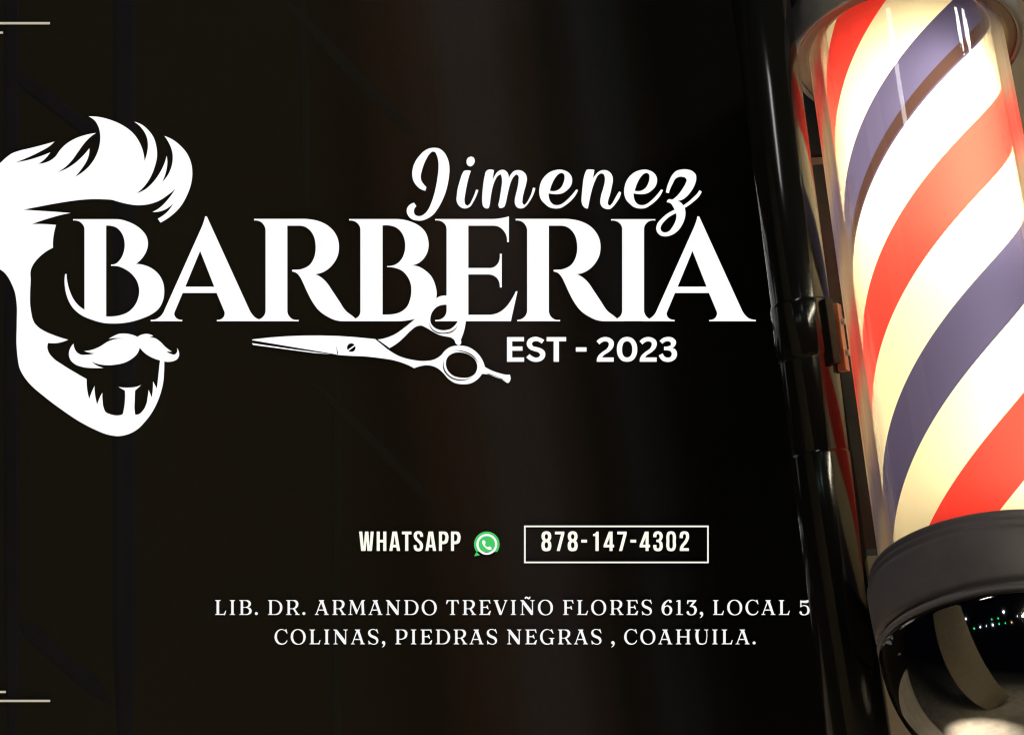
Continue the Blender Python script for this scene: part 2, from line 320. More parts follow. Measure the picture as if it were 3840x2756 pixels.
# ---- address lettering (a small serif alphabet, 182 units high)
ST = "0,0! 0,-8! 18,-15! 18,-166! 0,-174!"
AL = {
'L': ["0,-182! 70,-182! 70,-174! 52,-165! 52,-14! 95,-14! 112,-22! 125,-55! 137,-52! 122,5! 108,0! "+ST],
'I': ["0,-182! 69,-182! 69,-174! 51,-166! 51,-15! 69,-8! 69,0! "+ST],
'B': ["0,-182! 95,-182! 130,-170 145,-140 140,-115 112,-95! 140,-82 154,-50 145,-20 115,-3 85,0! "+ST, "50,-170! 75,-170 100,-160 112,-138 105,-112 80,-99 50,-99!", "50,-86! 85,-86 112,-72 120,-48 110,-22 85,-13 50,-13!"],
'D': ["0,-182! 90,-182! 140,-165 172,-125 178,-90 170,-50 140,-12 90,0! "+ST, "50,-170! 85,-170 125,-150 144,-110 144,-70 125,-30 90,-13 50,-13!"],
'R': ["0,-182! 90,-182! 130,-175 150,-150 152,-125 140,-95 112,-75! 150,-15! 170,-8! 170,0! 108,0! 108,-8! 120,-14! 85,-70! 50,-70! 50,-15! 70,-8! 70,0! "+ST, "50,-170! 85,-170 108,-158 118,-130 108,-100 85,-84 50,-84!"],
'A': ["50,-182! 118,-182! 118,-174! 108,-166! 158,-15! 175,-8! 175,0! 112,0! 112,-8! 125,-15! 111,-53! 45,-53! 32,-15! 52,-8! 52,0! 0,0! 0,-8! 16,-15! 68,-160! 50,-174!", "79,-145! 51,-68! 106,-68!"],
'M': ["12,-182! 58,-182! 112,-60! 165,-182! 208,-182! 208,-174! 192,-166! 198,-15! 216,-8! 216,0! 148,0! 148,-8! 166,-15! 160,-145! 106,-8! 96,-8! 43,-140! 35,-15! 55,-8! 55,0! 0,0! 0,-8! 20,-15! 30,-166! 12,-174!"],
'N': ["0,-182! 42,-182! 142,-55! 142,-166! 120,-174! 120,-182! 177,-182! 177,-174! 157,-166! 157,0! 130,0! 35,-128! 35,-15! 55,-8! 55,0! 0,0! 0,-8! 20,-15! 20,-160! 0,-174!"],
'O': ["92,-187 145,-172 180,-125 185,-90 178,-50 145,-8 92,5 40,-8 6,-55 0,-92 8,-135 42,-175", "90,-175 128,-155 150,-110 152,-75 140,-30 95,-7 58,-25 34,-75 33,-105 50,-155"],
'T': ["10,-187! 22,-182! 138,-182! 150,-187! 160,-135! 150,-130! 130,-168! 97,-168! 97,-15! 115,-8! 115,0! 45,0! 45,-8! 65,-15! 65,-168! 32,-168! 12,-130! 0,-135!"],
'E': ["0,-182! 118,-182! 132,-187! 140,-138! 130,-135! 112,-168! 50,-168! 50,-101! 85,-101! 97,-120! 105,-120! 118,-70! 110,-66! 90,-86! 50,-86! 50,-14! 100,-14! 132,-55! 145,-50! 130,5! 120,0! "+ST],
'V': ["0,-182! 65,-182! 65,-174! 50,-166! 98,-40! 143,-166! 126,-174! 126,-182! 174,-182! 174,-174! 160,-166! 100,0! 72,0! 14,-166! 0,-174!"],
'F': ["0,-182! 112,-182! 124,-187! 132,-138! 122,-135! 105,-168! 50,-168! 50,-96! 85,-96! 97,-112! 105,-112! 117,-65! 108,-62! 90,-80! 50,-80! 50,-15! 72,-8! 72,0! "+ST],
'S': ["105,-187! 112,-190! 128,-135! 118,-130! 100,-160 65,-176 38,-168 30,-145 42,-122 80,-104 115,-82 128,-50 118,-15 80,4 45,0 25,-8! 15,3! 8,0! 3,-45! 12,-50! 35,-20 70,-8 95,-18 100,-40 88,-60 50,-78 15,-100 0,-135 8,-165 45,-187 75,-187 95,-180!"],
'C': ["140,-187! 148,-185! 160,-132! 150,-128! 125,-162 85,-175 50,-155 33,-105 38,-60 65,-22 100,-12 130,-25 150,-54! 160,-47! 140,-12 95,5 45,-5 10,-45 0,-90 15,-145 60,-183 95,-187 125,-175!"],
'P': ["0,-182! 90,-182! 130,-172 150,-145 150,-115 135,-80 95,-60 50,-58! 50,-15! 75,-8! 75,0! "+ST, "50,-170! 85,-170 112,-150 118,-120 108,-88 85,-72 50,-72!"],
'G': ["140,-187! 148,-185! 166,-132! 155,-128! 128,-162 88,-175 50,-155 33,-105 38,-60 62,-22 98,-10 128,-20! 128,-65! 105,-72! 105,-80! 178,-80! 178,-72! 160,-65! 160,0! 150,5! 135,-6! 90,5 45,-5 10,-45 0,-90 15,-145 60,-183 95,-187 125,-175!"],
'H': ["0,-182! 70,-182! 70,-174! 51,-166! 51,-99! 135,-99! 135,-166! 115,-174! 115,-182! 185,-182! 185,-174! 167,-166! 167,-15! 185,-8! 185,0! 115,0! 115,-8! 135,-15! 135,-84! 51,-84! 51,-15! 70,-8! 70,0! "+ST],
'U': ["0,-182! 68,-182! 68,-174! 51,-166! 51,-60 58,-25 90,-12 125,-22 138,-60 138,-166! 115,-174! 115,-182! 169,-182! 169,-174! 153,-166! 152,-60 142,-15 90,5 38,-8 18,-50 18,-166! 0,-174!"],
'6': ["100,-187 122,-178 125,-155 108,-145 92,-155 88,-172 62,-150 42,-112 70,-120 105,-110 130,-78 130,-45 110,-8 65,5 20,-12 0,-60 5,-115 40,-165", "65,-104 90,-90 98,-55 88,-20 65,-8 42,-25 35,-60 45,-92"],
'1': ["5,-172! 20,-182! 56,-182! 56,-15! 88,-8! 88,0! 0,0! 0,-8! 24,-15! 24,-160! 0,-160!"],
'3': ["10,-182! 122,-182! 122,-172! 75,-115! 110,-105 126,-75 126,-45 105,-8 55,5 15,-5 0,-30 10,-50 28,-45 35,-25 50,-8 80,-15 95,-50 85,-85 50,-98 35,-100! 78,-160! 30,-160! 20,-130! 5,-135!"],
'5': ["10,-180! 60,-176 115,-187! 122,-180! 105,-150 60,-145 30,-150! 27,-115! 60,-122 105,-108 126,-65 115,-15 60,5 15,-5 0,-30 12,-48 30,-40 35,-18 60,-8 88,-25 95,-60 80,-100 55,-108 18,-92! 10,-95!"],
',': ["25,-42 42,-30 45,-5 30,25 5,38! 0,30! 18,15 20,2 5,-8 3,-30"],
'.': ["20,-38 34,-32 40,-18 34,-4 20,2 6,-4 0,-18 6,-32"]}
AL['Ñ'] = AL['N']+["55,-198! 60,-215 75,-223 90,-218 105,-210 113,-222! 122,-222! 118,-200 105,-192 90,-197 75,-206 66,-198"]
line1 = [('L', 806.2), ('I', 860.9), ('B', 896.7), ('.', 955), ('D', 1004.4), ('R', 1072.3), ('.', 1133.4), ('A', 1179.7), ('R', 1245.4), ('M', 1305.3), ('A', 1381.2), ('N', 1446.7),
 ('D', 1514.9), ('O', 1581), ('T', 1672.3), ('R', 1734), ('E', 1796.4), ('V', 1850.1), ('I', 1914.6), ('Ñ', 1950.7), ('O', 2016.8), ('F', 2110.6), ('L', 2163.2), ('O', 2216.5), ('R', 2286.8), ('E', 2349), ('S', 2405.7),
 ('6', 2480.6), ('1', 2534.8), ('3', 2574.2), (',', 2623.3), ('L', 2673.2), ('O', 2726.6), ('C', 2795.1), ('A', 2854.4), ('L', 2920), ('5', 2997.5)]
line2 = [('C', 1029), ('O', 1089.6), ('L', 1160), ('I', 1214.6), ('N', 1250), ('A', 1314.9), ('S', 1379.7), (',', 1431.2), ('P', 1481.6), ('I', 1540.2), ('E', 1576.7), ('D', 1633.5), ('R', 1700.7), ('A', 1760), ('S', 1824.8),
 ('N', 1901), ('E', 1969.3), ('G', 2024.8), ('R', 2091.8), ('A', 2151.7), ('S', 2216.5), (',', 2291.4), ('C', 2340.1), ('O', 2401), ('A', 2467.9), ('H', 2534), ('U', 2604.7), ('I', 2670.3), ('L', 2705.8), ('A', 2757.9), ('.', 2821.8)]
for nm, ln, by, lab in (('upper_address_line', line1, 2305, 'upper row of small white serif capitals, LIB. DR. ARMANDO TREVIÑO FLORES 613, LOCAL 5'),
                        ('lower_address_line', line2, 2415, 'lower row of small white serif capitals, COLINAS, PIEDRAS NEGRAS , COAHUILA.')):
    w = thing('address_sign', lab, 'sign', 1920, by, 'address rows')
    for ch, x0 in ln:
        loops = []
        for p in AL[ch]:
            pts = [(x0+a/3.24, by+b/3.24, c) for a, b, c in parse(p)]
            loops.append(inset(smooth(pts, 4), -.42 if not loops else .42))
        cut('letter', loops, M['soft_white'], w, off=.004, depth=.004)

# ---- beige bars at the left edge (they run on past the frame)
for lab, x1, ya, yb in (('long beige bar at the top left corner of the dark wall', 187, 84, 93),
                        ('short beige stub just under the top left bar', 11, 119.5, 128),
                        ('short beige stub just above the bottom left bar', 21.5, 2589, 2597.5),
                        ('long beige bar at the bottom left corner of the dark wall', 188, 2622.5, 2631)):
    tag(cut('trim_bar', [[(-420 if x1 > 50 else -380, ya), (x1, ya), (x1, yb), (-420 if x1 > 50 else -380, yb)]], M['bar'], off=.004),
        lab, 'trim bar', 'beige bars at the left edge')

# ------------------------------------------------------------------ dark wall
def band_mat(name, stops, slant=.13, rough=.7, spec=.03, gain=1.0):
    """dark surface in soft slanting tone bands; stops = (photo x, sRGB-like tone)"""
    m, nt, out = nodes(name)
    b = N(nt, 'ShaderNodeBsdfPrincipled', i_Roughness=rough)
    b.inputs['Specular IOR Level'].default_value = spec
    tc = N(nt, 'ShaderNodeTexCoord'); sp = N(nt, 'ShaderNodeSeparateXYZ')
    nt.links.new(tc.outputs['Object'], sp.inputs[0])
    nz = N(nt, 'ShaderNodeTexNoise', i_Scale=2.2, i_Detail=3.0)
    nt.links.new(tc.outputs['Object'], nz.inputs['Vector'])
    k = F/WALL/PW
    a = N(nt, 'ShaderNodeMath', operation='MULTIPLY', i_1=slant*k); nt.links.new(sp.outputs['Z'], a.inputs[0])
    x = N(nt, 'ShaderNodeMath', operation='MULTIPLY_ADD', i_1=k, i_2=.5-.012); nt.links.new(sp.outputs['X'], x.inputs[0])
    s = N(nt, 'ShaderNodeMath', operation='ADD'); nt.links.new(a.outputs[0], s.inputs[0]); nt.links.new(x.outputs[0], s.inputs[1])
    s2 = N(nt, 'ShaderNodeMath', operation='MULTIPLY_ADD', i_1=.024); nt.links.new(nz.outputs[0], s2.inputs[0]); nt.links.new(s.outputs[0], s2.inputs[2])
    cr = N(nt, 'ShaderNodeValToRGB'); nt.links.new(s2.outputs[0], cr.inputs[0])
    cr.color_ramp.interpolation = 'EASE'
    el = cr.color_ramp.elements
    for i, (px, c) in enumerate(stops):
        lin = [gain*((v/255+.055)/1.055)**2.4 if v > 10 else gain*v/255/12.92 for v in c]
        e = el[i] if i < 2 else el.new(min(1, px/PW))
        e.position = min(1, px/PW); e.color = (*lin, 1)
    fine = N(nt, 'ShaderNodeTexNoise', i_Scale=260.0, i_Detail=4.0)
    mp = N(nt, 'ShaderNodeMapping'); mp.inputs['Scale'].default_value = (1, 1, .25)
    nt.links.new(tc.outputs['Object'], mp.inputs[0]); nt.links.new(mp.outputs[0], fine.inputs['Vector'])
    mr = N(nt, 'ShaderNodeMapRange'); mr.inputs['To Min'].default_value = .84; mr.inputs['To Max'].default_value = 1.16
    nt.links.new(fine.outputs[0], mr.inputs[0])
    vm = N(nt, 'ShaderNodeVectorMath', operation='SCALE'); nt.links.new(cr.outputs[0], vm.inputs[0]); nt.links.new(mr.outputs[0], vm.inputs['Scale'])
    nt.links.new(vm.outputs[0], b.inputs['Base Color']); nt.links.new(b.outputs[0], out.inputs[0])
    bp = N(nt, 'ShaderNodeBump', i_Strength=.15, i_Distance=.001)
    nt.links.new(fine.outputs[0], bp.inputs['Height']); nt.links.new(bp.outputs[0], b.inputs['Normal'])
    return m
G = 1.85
M['wall'] = band_mat('dark_banded_wall', [(0, (22, 21, 18)), (420, (23, 21, 17)), (1200, (22, 20, 16)), (1430, (20, 16, 13)), (1590, (27, 21, 17)), (1720, (31, 25, 22)),
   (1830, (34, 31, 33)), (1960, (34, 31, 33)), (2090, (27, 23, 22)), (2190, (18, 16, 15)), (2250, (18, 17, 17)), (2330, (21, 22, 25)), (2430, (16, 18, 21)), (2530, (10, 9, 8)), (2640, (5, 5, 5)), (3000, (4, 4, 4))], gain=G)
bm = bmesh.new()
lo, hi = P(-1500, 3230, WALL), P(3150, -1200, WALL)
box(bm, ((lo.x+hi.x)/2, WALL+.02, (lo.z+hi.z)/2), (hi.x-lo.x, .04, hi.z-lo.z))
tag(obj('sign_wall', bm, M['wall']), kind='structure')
M['base'] = pbr('pale_base_render', (.50, .47, .42), .6, noise=.2, nscale=6, bump=.3)  # unseen pale base wall, added for the crescent mirrored in the dome
bm = bmesh.new(); box(bm, ((lo.x+hi.x)/2, WALL+.045, (lo.z-1.93)/2-.0005), (hi.x-lo.x, .09, lo.z+1.93))
tag(obj('lower_wall', bm, M['base']), kind='structure')

# panel mouldings: a frame of bars with slanting rails, as on a panelled shop front
M['mould'] = pbr('dark_moulding', (.0068*G, .0068*G, .0092*G), .7, spec=.03, noise=.15, nscale=40, stretch=(1, 1, .2))
M['mould_soft'] = pbr('brown_black_moulding', (.0080*G, .0076*G, .0074*G), .7, spec=.03, noise=.1)
M['mould_dark'] = pbr('dark_moulding_groove', (.0075*G, .0068*G, .006*G), .6)
def rail(bm, x0, y0, x1, y1, wpx, h):
    a, b = P(x0, y0, WALL), P(x1, y1, WALL); d = b-a; k = WALL/F; ww = wpx*k
    ang = math.atan2(d.z, d.x)
    rot = Matrix.Rotation(-ang, 3, 'Y')
    n = len(bm.verts)
    pr = [(-ww/2, 0), (-ww*.3, h), (ww*.3, h), (ww/2, 0)]
    L = d.length
    st_ = [(0, .06), (.05*L, .5), (.14*L, 1), (.80*L, 1), (.92*L, .5), (L, .06)]
    for s, f in st_:
        for q, hh in pr:
            v = rot @ Vector((s, 0, q*f)); bm.verts.new(a+Vector((v.x, -hh*f, v.z)))
    bm.verts.ensure_lookup_table()
    V = bm.verts[n:]
    for k in range(5):
        for i in range(3): bm.faces.new((V[4*k+i], V[4*k+i+1], V[4*k+i+5], V[4*k+i+4]))
        bm.faces.new((V[4*k], V[4*k+4], V[4*k+7], V[4*k+3]))
    bm.faces.new((V[0], V[3], V[2], V[1])); bm.faces.new((V[20], V[21], V[22], V[23]))
for lab, st, h in (('faint raised panel frame near the left edge of the wall', [(45, -900, 45, 3215, 60), (468, -900, 468, 3215, 92), (45, 270, 424, 560, 60), (70, 2330, 424, 2640, 66) ], .0007),
                   ('faint raised panel frame left of the wall centre', [(1120, -900, 1150, 900, 34), (1060, 0, 1560, 520, 44), (1262, 1300, 1262, 3215, 34), (1180, 1440, 1640, 1900, 36)], .0003)):
    bm = bmesh.new()
    for k, r in enumerate(st): rail(bm, *r, h+k*.00015)
    bmesh.ops.recalc_face_normals(bm, faces=bm.faces)
    tag(obj('panel_frame', bm, M['mould'] if 'left edge' in lab else M['mould_soft']), lab, 'panel frame', 'raised panel frames on the dark wall')

# ------------------------------------------------------------------ wall behind the pole
M['side'] = pbr('tan_plaster', (.20, .155, .11), .7, noise=.3, nscale=9, bump=.3)
bm = bmesh.new(); lo, hi = P(3011, 4200, 2.56), P(5600, -1500, 2.56)
box(bm, ((lo.x+hi.x)/2, 2.58, (lo.z+hi.z)/2), (hi.x-lo.x, .04, hi.z-lo.z))
tag(obj('side_wall', bm, M['side']), kind='structure')

# ------------------------------------------------------------------ cylinder frames
def frame(a, b):
    z = (a-b).normalized(); x = Vector((0, 1, 0)).cross(z).normalized(); y = z.cross(x)
    m = Matrix((x, y, z)).transposed().to_4x4(); m.translation = b
    return m
T3 = Vector((4.064, 24.578, 3.277))*U; B3 = Vector((4.365, 21.759, -1.767))*U
MP = frame(T3, B3); L = (T3-B3).length/U
def proj(v): return (PW/2+F*v.x/v.y, PH/2-F*v.z/v.y)
def zfor(Mx, x, y, py, lo=-3, hi=10):
    for _ in range(40):
        mid = (lo+hi)/2
        if proj(Mx @ Vector((x, y, mid)))[1] > py: lo = mid
        else: hi = mid
    return mid
def reflect(Mx, r, px, py):
    d = Vector(((px-PW/2)/F, 1, (PH/2-py)/F)).normalized()
    R = Mx.to_3x3().transposed(); o = R @ (-Mx.translation); dd = R @ d
    a = dd.x**2+dd.y**2; b = o.x*dd.x+o.y*dd.y; c = o.x**2+o.y**2-r*r
    t = (-b-math.sqrt(max(0, b*b-a*c)))/a
    p = o+dd*t; n = Vector((p.x, p.y, 0)).normalized()
    return d*t, (Mx.to_3x3() @ (dd-2*dd.dot(n)*n)).normalized()

# ------------------------------------------------------------------ barber pole
pole = tag(empty('barber_pole', mat=MP), 'lit barber pole with red, blue and cream spiral stripes in a clear tube', 'barber pole')
def sc(pr): return [(r*U, z*U) for r, z in pr]

m, nt, out = nodes('striped_translucent_sheet'); M['stripes'] = m
tc = N(nt, 'ShaderNodeTexCoord'); sp = N(nt, 'ShaderNodeSeparateXYZ'); nt.links.new(tc.outputs['Object'], sp.inputs[0])
at = N(nt, 'ShaderNodeMath', operation='ARCTAN2'); nt.links.new(sp.outputs['Y'], at.inputs[0]); nt.links.new(sp.outputs['X'], at.inputs[1])
LEAD, PER = 6.0, 3.0
a1 = N(nt, 'ShaderNodeMath', operation='MULTIPLY_ADD', i_1=-LEAD/(2*math.pi), i_2=-LEAD/4-.13); nt.links.new(at.outputs[0], a1.inputs[0])
v = N(nt, 'ShaderNodeMath', operation='MULTIPLY_ADD', i_1=1/U); nt.links.new(sp.outputs['Z'], v.inputs[0]); nt.links.new(a1.outputs[0], v.inputs[2])
dv = N(nt, 'ShaderNodeMath', operation='DIVIDE', i_1=PER); nt.links.new(v.outputs[0], dv.inputs[0])
fl = N(nt, 'ShaderNodeMath', operation='FRACT'); nt.links.new(dv.outputs[0], fl.inputs[0])
cr = N(nt, 'ShaderNodeValToRGB'); nt.links.new(fl.outputs[0], cr.inputs[0]); cr.color_ramp.interpolation = 'CONSTANT'
RED, CREAM, BLUE = (.95, .060, .055, 1), (.95, .885, .70, 1), (.068, .066, .165, 1)
el = cr.color_ramp.elements
el[0].position = 0; el[0].color = RED; el[1].position = .243; el[1].color = CREAM
for p_, c_ in ((.500, BLUE), (.742, CREAM)): e_ = el.new(p_); e_.color = c_
# the overlap of the film shows as a darker edge along one blue stripe
g1 = N(nt, 'ShaderNodeMath', operation='COMPARE', i_1=(4.66+4.835)/2-.13, i_2=.088); nt.links.new(v.outputs[0], g1.inputs[0])
mx = N(nt, 'ShaderNodeMix', data_type='RGBA'); nt.links.new(g1.outputs[0], mx.inputs[0]); nt.links.new(cr.outputs[0], mx.inputs[6])
mx.inputs[7].default_value = (.045, .026, .028, 1)
tr = N(nt, 'ShaderNodeBsdfTranslucent'); df = N(nt, 'ShaderNodeBsdfDiffuse'); nt.links.new(mx.outputs[2], tr.inputs[0]); nt.links.new(mx.outputs[2], df.inputs[0])
ms = N(nt, 'ShaderNodeMixShader', i_0=.25); nt.links.new(tr.outputs[0], ms.inputs[1]); nt.links.new(df.outputs[0], ms.inputs[2]); nt.links.new(ms.outputs[0], out.inputs[0])
obj('striped_cylinder', lathe(sc([(.873, 0.0), (.873, L+.1)]), 160), M['stripes'], pole, True)

# lamp inside
M['lamp'] = glow('warm_lamp', (1, .845, .52), 50)
lampm = Matrix.Translation((.14*U, -.42*U, 0))
bm = lathe(sc([(0, L*.50), (.10, L*.51), (.10, L*.90), (0, L*.91)]), 24); bm.transform(lampm)
obj('lamp_tube', bm, M['lamp'], pole, True)
M['lamp2'] = glow('warm_lamp_dim', (1, .87, .54), 23)
bm = lathe(sc([(0, .15), (.08, .16), (.08, L*.5), (0, L*.5+.01)]), 24); bm.transform(lampm)
obj('lamp_tube', bm, M['lamp2'], pole, True)

# clear tube
m, nt, out = nodes('clear_acrylic'); M['glass'] = m
fr = N(nt, 'ShaderNodeFresnel', i_IOR=1.45); tp = N(nt, 'ShaderNodeBsdfTransparent', i_Color=(.97, .965, .96, 1))
gl = N(nt, 'ShaderNodeBsdfGlossy', i_Roughness=.05)
ms = N(nt, 'ShaderNodeMixShader'); nt.links.new(fr.outputs[0], ms.inputs[0]); nt.links.new(tp.outputs[0], ms.inputs[1]); nt.links.new(gl.outputs[0], ms.inputs[2])
lw = N(nt, 'ShaderNodeLayerWeight', i_Blend=.5)
pw = N(nt, 'ShaderNodeMapRange', interpolation_type='SMOOTHSTEP'); pw.inputs['From Min'].default_value = .36; pw.inputs['From Max'].default_value = .74; nt.links.new(lw.outputs['Facing'], pw.inputs[0])
tc = N(nt, 'ShaderNodeTexCoord'); mp = N(nt, 'ShaderNodeMapping'); mp.inputs['Scale'].default_value = (90, 90, 2.5)
nz = N(nt, 'ShaderNodeTexNoise', i_Scale=1.0, i_Detail=5.0, i_Roughness=.7); nt.links.new(tc.outputs['Object'], mp.inputs[0]); nt.links.new(mp.outputs[0], nz.inputs['Vector'])
mr = N(nt, 'ShaderNodeMapRange'); mr.inputs['From Min'].default_value = .3; mr.inputs['From Max'].default_value = .7; mr.inputs['To Min'].default_value = .62; mr.inputs['To Max'].default_value = 1.0
nt.links.new(nz.outputs[0], mr.inputs[0])
ml = N(nt, 'ShaderNodeMath', operation='MULTIPLY', use_clamp=True); nt.links.new(pw.outputs[0], ml.inputs[0]); nt.links.new(mr.outputs[0], ml.inputs[1])
hz = N(nt, 'ShaderNodeBsdfTranslucent', i_Color=(1, .93, .88, 1)); hd = N(nt, 'ShaderNodeBsdfDiffuse', i_Color=(.9, .87, .84, 1))  # milky edge haze put in for light guided along the tube wall
hm = N(nt, 'ShaderNodeMixShader', i_0=.12); nt.links.new(hz.outputs[0], hm.inputs[1]); nt.links.new(hd.outputs[0], hm.inputs[2])
m2 = N(nt, 'ShaderNodeMixShader'); nt.links.new(ml.outputs[0], m2.inputs[0]); nt.links.new(ms.outputs[0], m2.inputs[1]); nt.links.new(hm.outputs[0], m2.inputs[2])
nt.links.new(m2.outputs[0], out.inputs[0])
obj('glass_tube', lathe(sc([(1.0, 0.0), (1.0, L+.05)]), 160), M['glass'], pole, True)

# top cap
cap = obj('top_cap', lathe(sc([(1.128, L+.02), (1.13, L-.045), (1.15, L-.06), (1.175, L-.05), (1.19, L-.02), (1.19, L+.10), (1.175, L+.42), (1.14, L+.48), (1.0, L+.55), (.9, L+.80), (.55, L+1.05), (0, L+1.15)])), M['steel'], pole, True)
obj('rim', lathe(sc([(.86, L+.12), (1.0, L+.10), (1.003, L), (1.02, L-.03), (1.045, L-.035), (1.09, L-.02), (1.127, L-.03), (1.127, L+.02)])), M['rim'], cap, True)
# lower collar
col = obj('lower_collar', lathe(sc([(.80, .02), (.99, .02), (1.0, -.01), (1.05, 0), (1.085, 0), (1.097, -.02), (1.10, -.05), (1.09, -.075), (1.105, -.085), (1.122, -.10), (1.125, -.13), (1.113, -.155), (1.125, -.165), (1.145, -.19), (1.15, -.22), (1.14, -.45), (1.13, -.62), (1.115, -.66), (1.085, -.67), (1.08, -.69), (1.10, -.70), (1.125, -.74), (1.12, -.77), (1.0, -.78)])), M['satin'], pole, True)
dome = obj('chrome_dome', lathe(sc([(1.0, -.775)]+[(1.115*math.cos(t)**.70, -.78-1.16*math.sin(t)) for t in [i*math.pi/2/36 for i in range(34)]]+[(.09, -1.945), (.0, -1.95)])), M['chrome'], pole, True)
obj('finial', lathe(sc([(0, -1.90), (.16, -1.92), (.20, -1.95), (.20, -1.98), (.12, -2.02), (.15, -2.08), (.17, -2.15), (.13, -2.24), (0, -2.29)]), 48), M['chrome'], dome, True)
# back plate and its brackets
zb, z1, z2, zt = [zfor(MP, -1.11*U, 1.3*U, py) for py in (2065, 622, 585, 338)]
bm = bmesh.new(); box(bm, (0, 1.38*U, (zb+z1)/2), (2.22*U, .16*U, z1-zb), bevel=.001); box(bm, (0, 1.38*U, (z2+zt)/2), (2.22*U, .16*U, zt-z2), bevel=.001)
obj('back_plate', bm, M['plate'], pole)
bm = bmesh.new(); box(bm, (0, 1.42*U, (z1+z2)/2), (2.16*U, .14*U, z2-z1-.001)); box(bm, (0, 1.5*U, zt+.035), (2.1*U, .25*U, .068))
obj('bracket', bm, M['tan'], pole)

# ------------------------------------------------------------------ black post with clamp
def Pc(px, py, y): return P(px, py, y)
PT, PB = Pc(2852, 0, 2.17), Pc(3220, 2756, 2.03)
PT2 = PT+(PT-PB)*.28; PB2 = PB-(PT-PB)*.35
MQ = frame(PT2, PB2); QL = (PT2-PB2).length; RQ = .0264
post = tag(empty('black_post', mat=MQ), 'glossy black round post beside the barber pole, with a bolted clamp', 'post')
zA, zB, zC = [zfor(MQ, RQ*.72, -RQ*.7, py, 0, 3) for py in (1112, 1335, 1680)]
n_ = 96
obj('pipe', lathe([(0, 0), (RQ, 0), (RQ, QL), (0, QL)], n_), M['black_gloss'], post, True)
for p in bpy.data.objects['pipe'].data.polygons: p.use_smooth = len(p.vertices) == 4
r1 = RQ*1.035
obj('coupling', lathe([(RQ*.99, -.01), (r1, -.01), (r1, zC-.003), (r1-.0006, zC-.0008), (RQ*.99, zC)], n_), M['black_gloss'], post, True)
cl = obj('clamp', lathe([(RQ*.99, zB), (r1-.0004, zB+.001), (r1+.0006, zB+.004), (r1+.0006, zA-.004), (r1-.0004, zA-.001), (RQ*.99, zA)], n_), M['black_gloss'], post, True)
def around(deg, rad, z): return Matrix.Rotation(math.radians(deg), 3, 'Z') @ Vector((rad, 0, z))
rot = Matrix.Rotation(math.radians(-52), 3, 'Z'); zm = (zA+zB)/2-.006
bm = bmesh.new(); box(bm, around(-52, RQ+.0035, zm), (.009, .009, (zA-zB)*1.08), rot=rot, bevel=.0012)
obj('lug', bm, M['dull_black'], cl)
rot = Matrix.Rotation(math.radians(-24), 3, 'Z')
bm = bmesh.new(); box(bm, around(-24, RQ+.0040, zm-.004), (.0080, .0115, (zA-zB)*1.12), rot=rot, bevel=.0008)
obj('strap', bm, M['copper'], cl)
for q in (.25, -.27):
    bm = bmesh.new(); bmesh.ops.create_cone(bm, cap_ends=True, segments=6, radius1=.0030, radius2=.0030, depth=.003)
    bmesh.ops.transform(bm, matrix=Matrix.Translation(around(-24, RQ+.0094, zm-.004+q*(zA-zB))) @ Matrix.Rotation(math.radians(-24), 4, 'Z') @ Matrix.Rotation(math.pi/2, 4, 'Y'), verts=bm.verts)
    obj('bolt', bm, M['steel'], cl)

# ------------------------------------------------------------------ fluorescent lamps seen as highlights, and an added strip
def tube_lamp(name, pts, r, mat, label, group=None):
    a, b = pts; m = frame(a, b); ln = (a-b).length
    t = tag(empty(name, mat=m), label, 'lamp', group)
    obj('tube', lathe([(0, 0), (r, 0), (r, ln), (0, ln)], 16), mat, t, True)
    for zz in (-.012, ln+.012):
        bm = bmesh.new(); box(bm, (0, 0, zz), (r*2.4, r*2.4, .022)); obj('end_cap', bm, M['satin'], t)
M['fluo'] = glow('fluorescent_tube', (1, .97, .92), 45)
M['strip_glow'] = glow('highlight_strip_glow', (1, .93, .68), 130)
def rp(Mx, r, px, py, d):
    p, v = reflect(Mx, r, px, py); return p+v*d
for k, (q0, q1) in enumerate((((3589, 58), (3612, 205)), ((3612, 66), (3644, 190)))):
    tube_lamp('fluorescent_lamp', (rp(MP, U, *q0, 1.1), rp(MP, U, *q1, 1.1)), .030, M['fluo'],
              'left one of the two white tubes mirrored in the clear tube' if k == 0 else 'right one of the two white tubes mirrored in the clear tube', 'white tubes mirrored in the clear tube')
tube_lamp('highlight_strip', (rp(MQ, RQ, 2884, -200, 3.0), rp(MQ, RQ, 2984, 850, 3.0)), .024, M['strip_glow'], 'long unseen glowing strip added to mirror as the bright line down the black post')  # glowing strip added only to draw the highlight on the post

# ------------------------------------------------------------------ street behind the camera, mirrored in the chrome
M['ground'] = pbr('pale_paving', (.50, .45, .37), .7, noise=.3, nscale=3, bump=.2)
bm = bmesh.new(); box(bm, (0, -10, -1.98), (60, 60, .1))
tag(obj('ground', bm, M['ground']), kind='structure')

from mathutils.bvhtree import BVHTree
dm = dome.data; bvh = BVHTree.FromPolygons([MP @ v.co for v in dm.vertices], [tuple(p.vertices) for p in dm.polygons])
def dome_dir(px, py):
    d = Vector(((px-PW/2)/F, 1, (PH/2-py)/F)).normalized()
    h, n, _, _ = bvh.ray_cast(Vector((0, 0, 0)), d)
    if h is None: return None
    if n.dot(d) > 0: n = -n
    return h, (d-2*d.dot(n)*n).normalized()
def dome_pt(px, py, dist):
    h, v = dome_dir(px, py); return h+v*dist
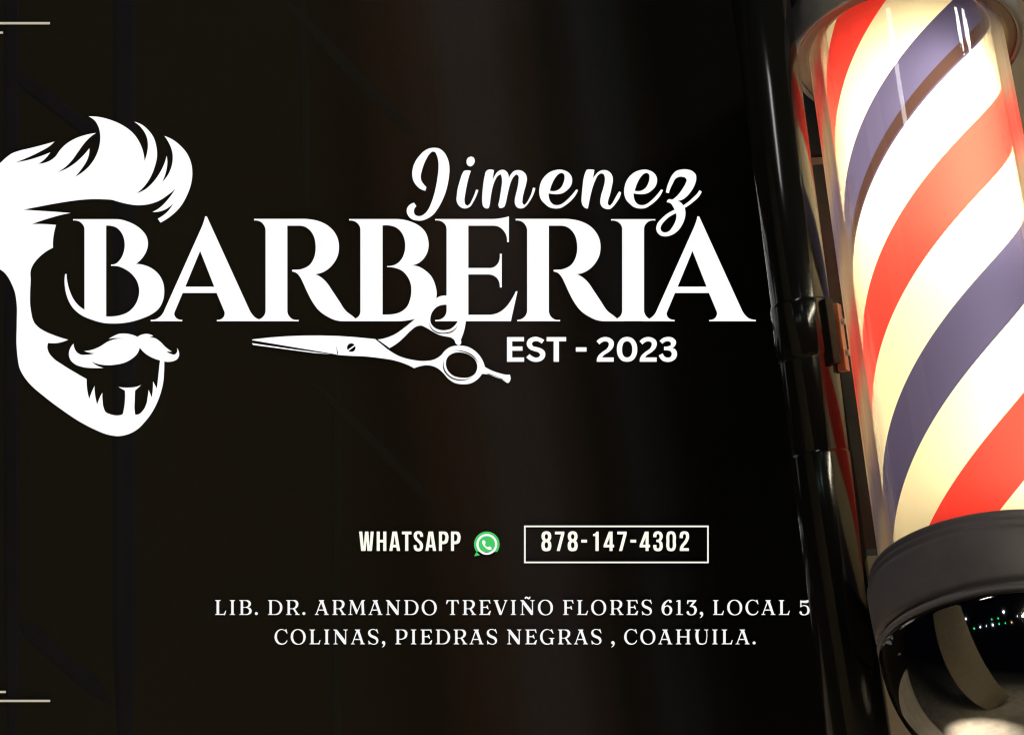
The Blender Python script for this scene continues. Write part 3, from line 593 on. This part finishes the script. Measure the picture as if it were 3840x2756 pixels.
# a pale pillar across the pavement
a_, b_ = dome_pt(3545, 2275, 2.6), dome_pt(3650, 2560, 2.0)
d_ = (a_-b_).normalized(); a_ = a_+d_*2.2; b_ = b_-d_*max(0, (b_.z+1.9)/max(.3, d_.z)*.9)
M['pillar'] = pbr('pale_plaster', (.34, .29, .21), .7, noise=.15, nscale=8)
mid = (a_+b_)/2; zz = (a_-b_).normalized(); toward = (Vector((.35, 1.85, -.2))-mid).normalized(); xx = toward.cross(zz).normalized(); yy = zz.cross(xx)
bm = bmesh.new(); box(bm, (0, 0, 0), (1.05, .5, (a_-b_).length), bevel=.01)
po = obj('pillar', bm, M['pillar']); mm = Matrix((xx, yy, zz)).transposed().to_4x4(); mm.translation = mid; po.matrix_world = mm
tag(po, 'pale pillar across the pavement, mirrored as a beige stripe in the chrome dome', 'pillar')
M['l_white'] = glow('cold_white_lamp', (.75, .85, 1), 30); M['l_green'] = glow('green_lamp', (.05, 1, .35), 9); M['l_amber'] = glow('amber_lamp', (1, .6, .25), 12)
for px, py, rr, kk in ((3622, 2328, .13, 'white'), (3606, 2220, .07, 'white'), (3758, 2300, .17, 'white'), (3725, 2338, .15, 'white'), (3670, 2349, .10, 'white'), (3739, 2195, .08, 'white'), (3700, 2338, .06, 'white'), (3835, 2304, .12, 'white'), (3815, 2310, .06, 'white'),
                       (3715, 2312, .08, 'green'), (3733, 2322, .10, 'green'), (3716, 2330, .08, 'green'), (3645, 2350, .11, 'green'), (3754, 2327, .10, 'green'), (3763, 2326, .08, 'green'), (3786, 2328, .11, 'amber'), (3800, 2328, .08, 'amber')):
    q = dome_dir(px, py)
    if q is None: continue
    bm = bmesh.new(); bmesh.ops.create_icosphere(bm, subdivisions=2, radius=rr)
    o = obj('distant_lamp', bm, M['l_'+kk], None, True); o.location = q[0]+q[1]*14
    tag(o, {'white': 'tiny cold white street light mirrored in the chrome dome', 'green': 'tiny green light mirrored in the chrome dome', 'amber': 'tiny amber light mirrored in the chrome dome'}[kk], 'street light', {'white': 'cold white lights', 'green': 'green lights', 'amber': 'amber lights'}[kk]+' mirrored in the dome')
# ------------------------------------------------------------------ lights
def area(name, loc, target, size, power, col):
    l = bpy.data.lights.new(name, 'AREA'); l.shape = 'RECTANGLE'; l.size = size[0]; l.size_y = size[1]; l.energy = power; l.color = col
    o = bpy.data.objects.new(name, l); C.objects.link(o); o.location = loc
    o.rotation_euler = (Vector(target)-Vector(loc)).to_track_quat('-Z', 'Y').to_euler()
    return o
area('wall_fill_light', (-.7, 1.35, 3.0), (-.1, 2.4, 0), (.22, 1.2), 11, (1, .97, .96))  # unseen fill added to brighten the dark wall, not a street lamp

w = bpy.data.worlds.new('World'); SC.world = w; w.use_nodes = True
bg = w.node_tree.nodes['Background']; bg.inputs[0].default_value = (.006, .007, .012, 1); bg.inputs[1].default_value = .35
def down(name, loc, power, col, rad=.05, ang=1.2, target=None):
    l = bpy.data.lights.new(name, 'SPOT'); l.energy = power; l.color = col; l.spot_size = ang; l.shadow_soft_size = rad; l.spot_blend = 1.0
    o = bpy.data.objects.new(name, l); C.objects.link(o); o.location = loc; o.rotation_euler = (Vector(target)-Vector(loc)).to_track_quat('-Z', 'Y').to_euler(); return o
down('ground_pool_spot', (-.5, 1.3, 2.9), 8000, (1, .92, .78), ang=.40, target=(-.10, 1.74, -1.9))  # unseen spot added for the bright ground patch mirrored in the dome
down('ground_fill_spot', (-.4, 1.0, 3.0), 260, (1, .88, .68), ang=1.0, target=(-.4, -1.2, -1.9))  # second added spot, lifts the farther ground in the dome's reflection

cam = bpy.data.cameras.new('camera'); co = bpy.data.objects.new('camera', cam); C.objects.link(co)
co.rotation_euler = (math.pi/2, 0, 0); cam.sensor_width = 36; cam.lens = F/PW*36; cam.clip_start = .05; cam.clip_end = 200
SC.camera = co
SC.view_settings.view_transform = 'Standard'; SC.view_settings.look = 'None'; SC.view_settings.exposure = 0; SC.view_settings.gamma = 1
SC.cycles.use_denoising = True; SC.cycles.filter_width = 1.15
SC.cycles.max_bounces = 8; SC.cycles.transparent_max_bounces = 12; SC.cycles.sample_clamp_indirect = 4
SC.cycles.caustics_reflective = False
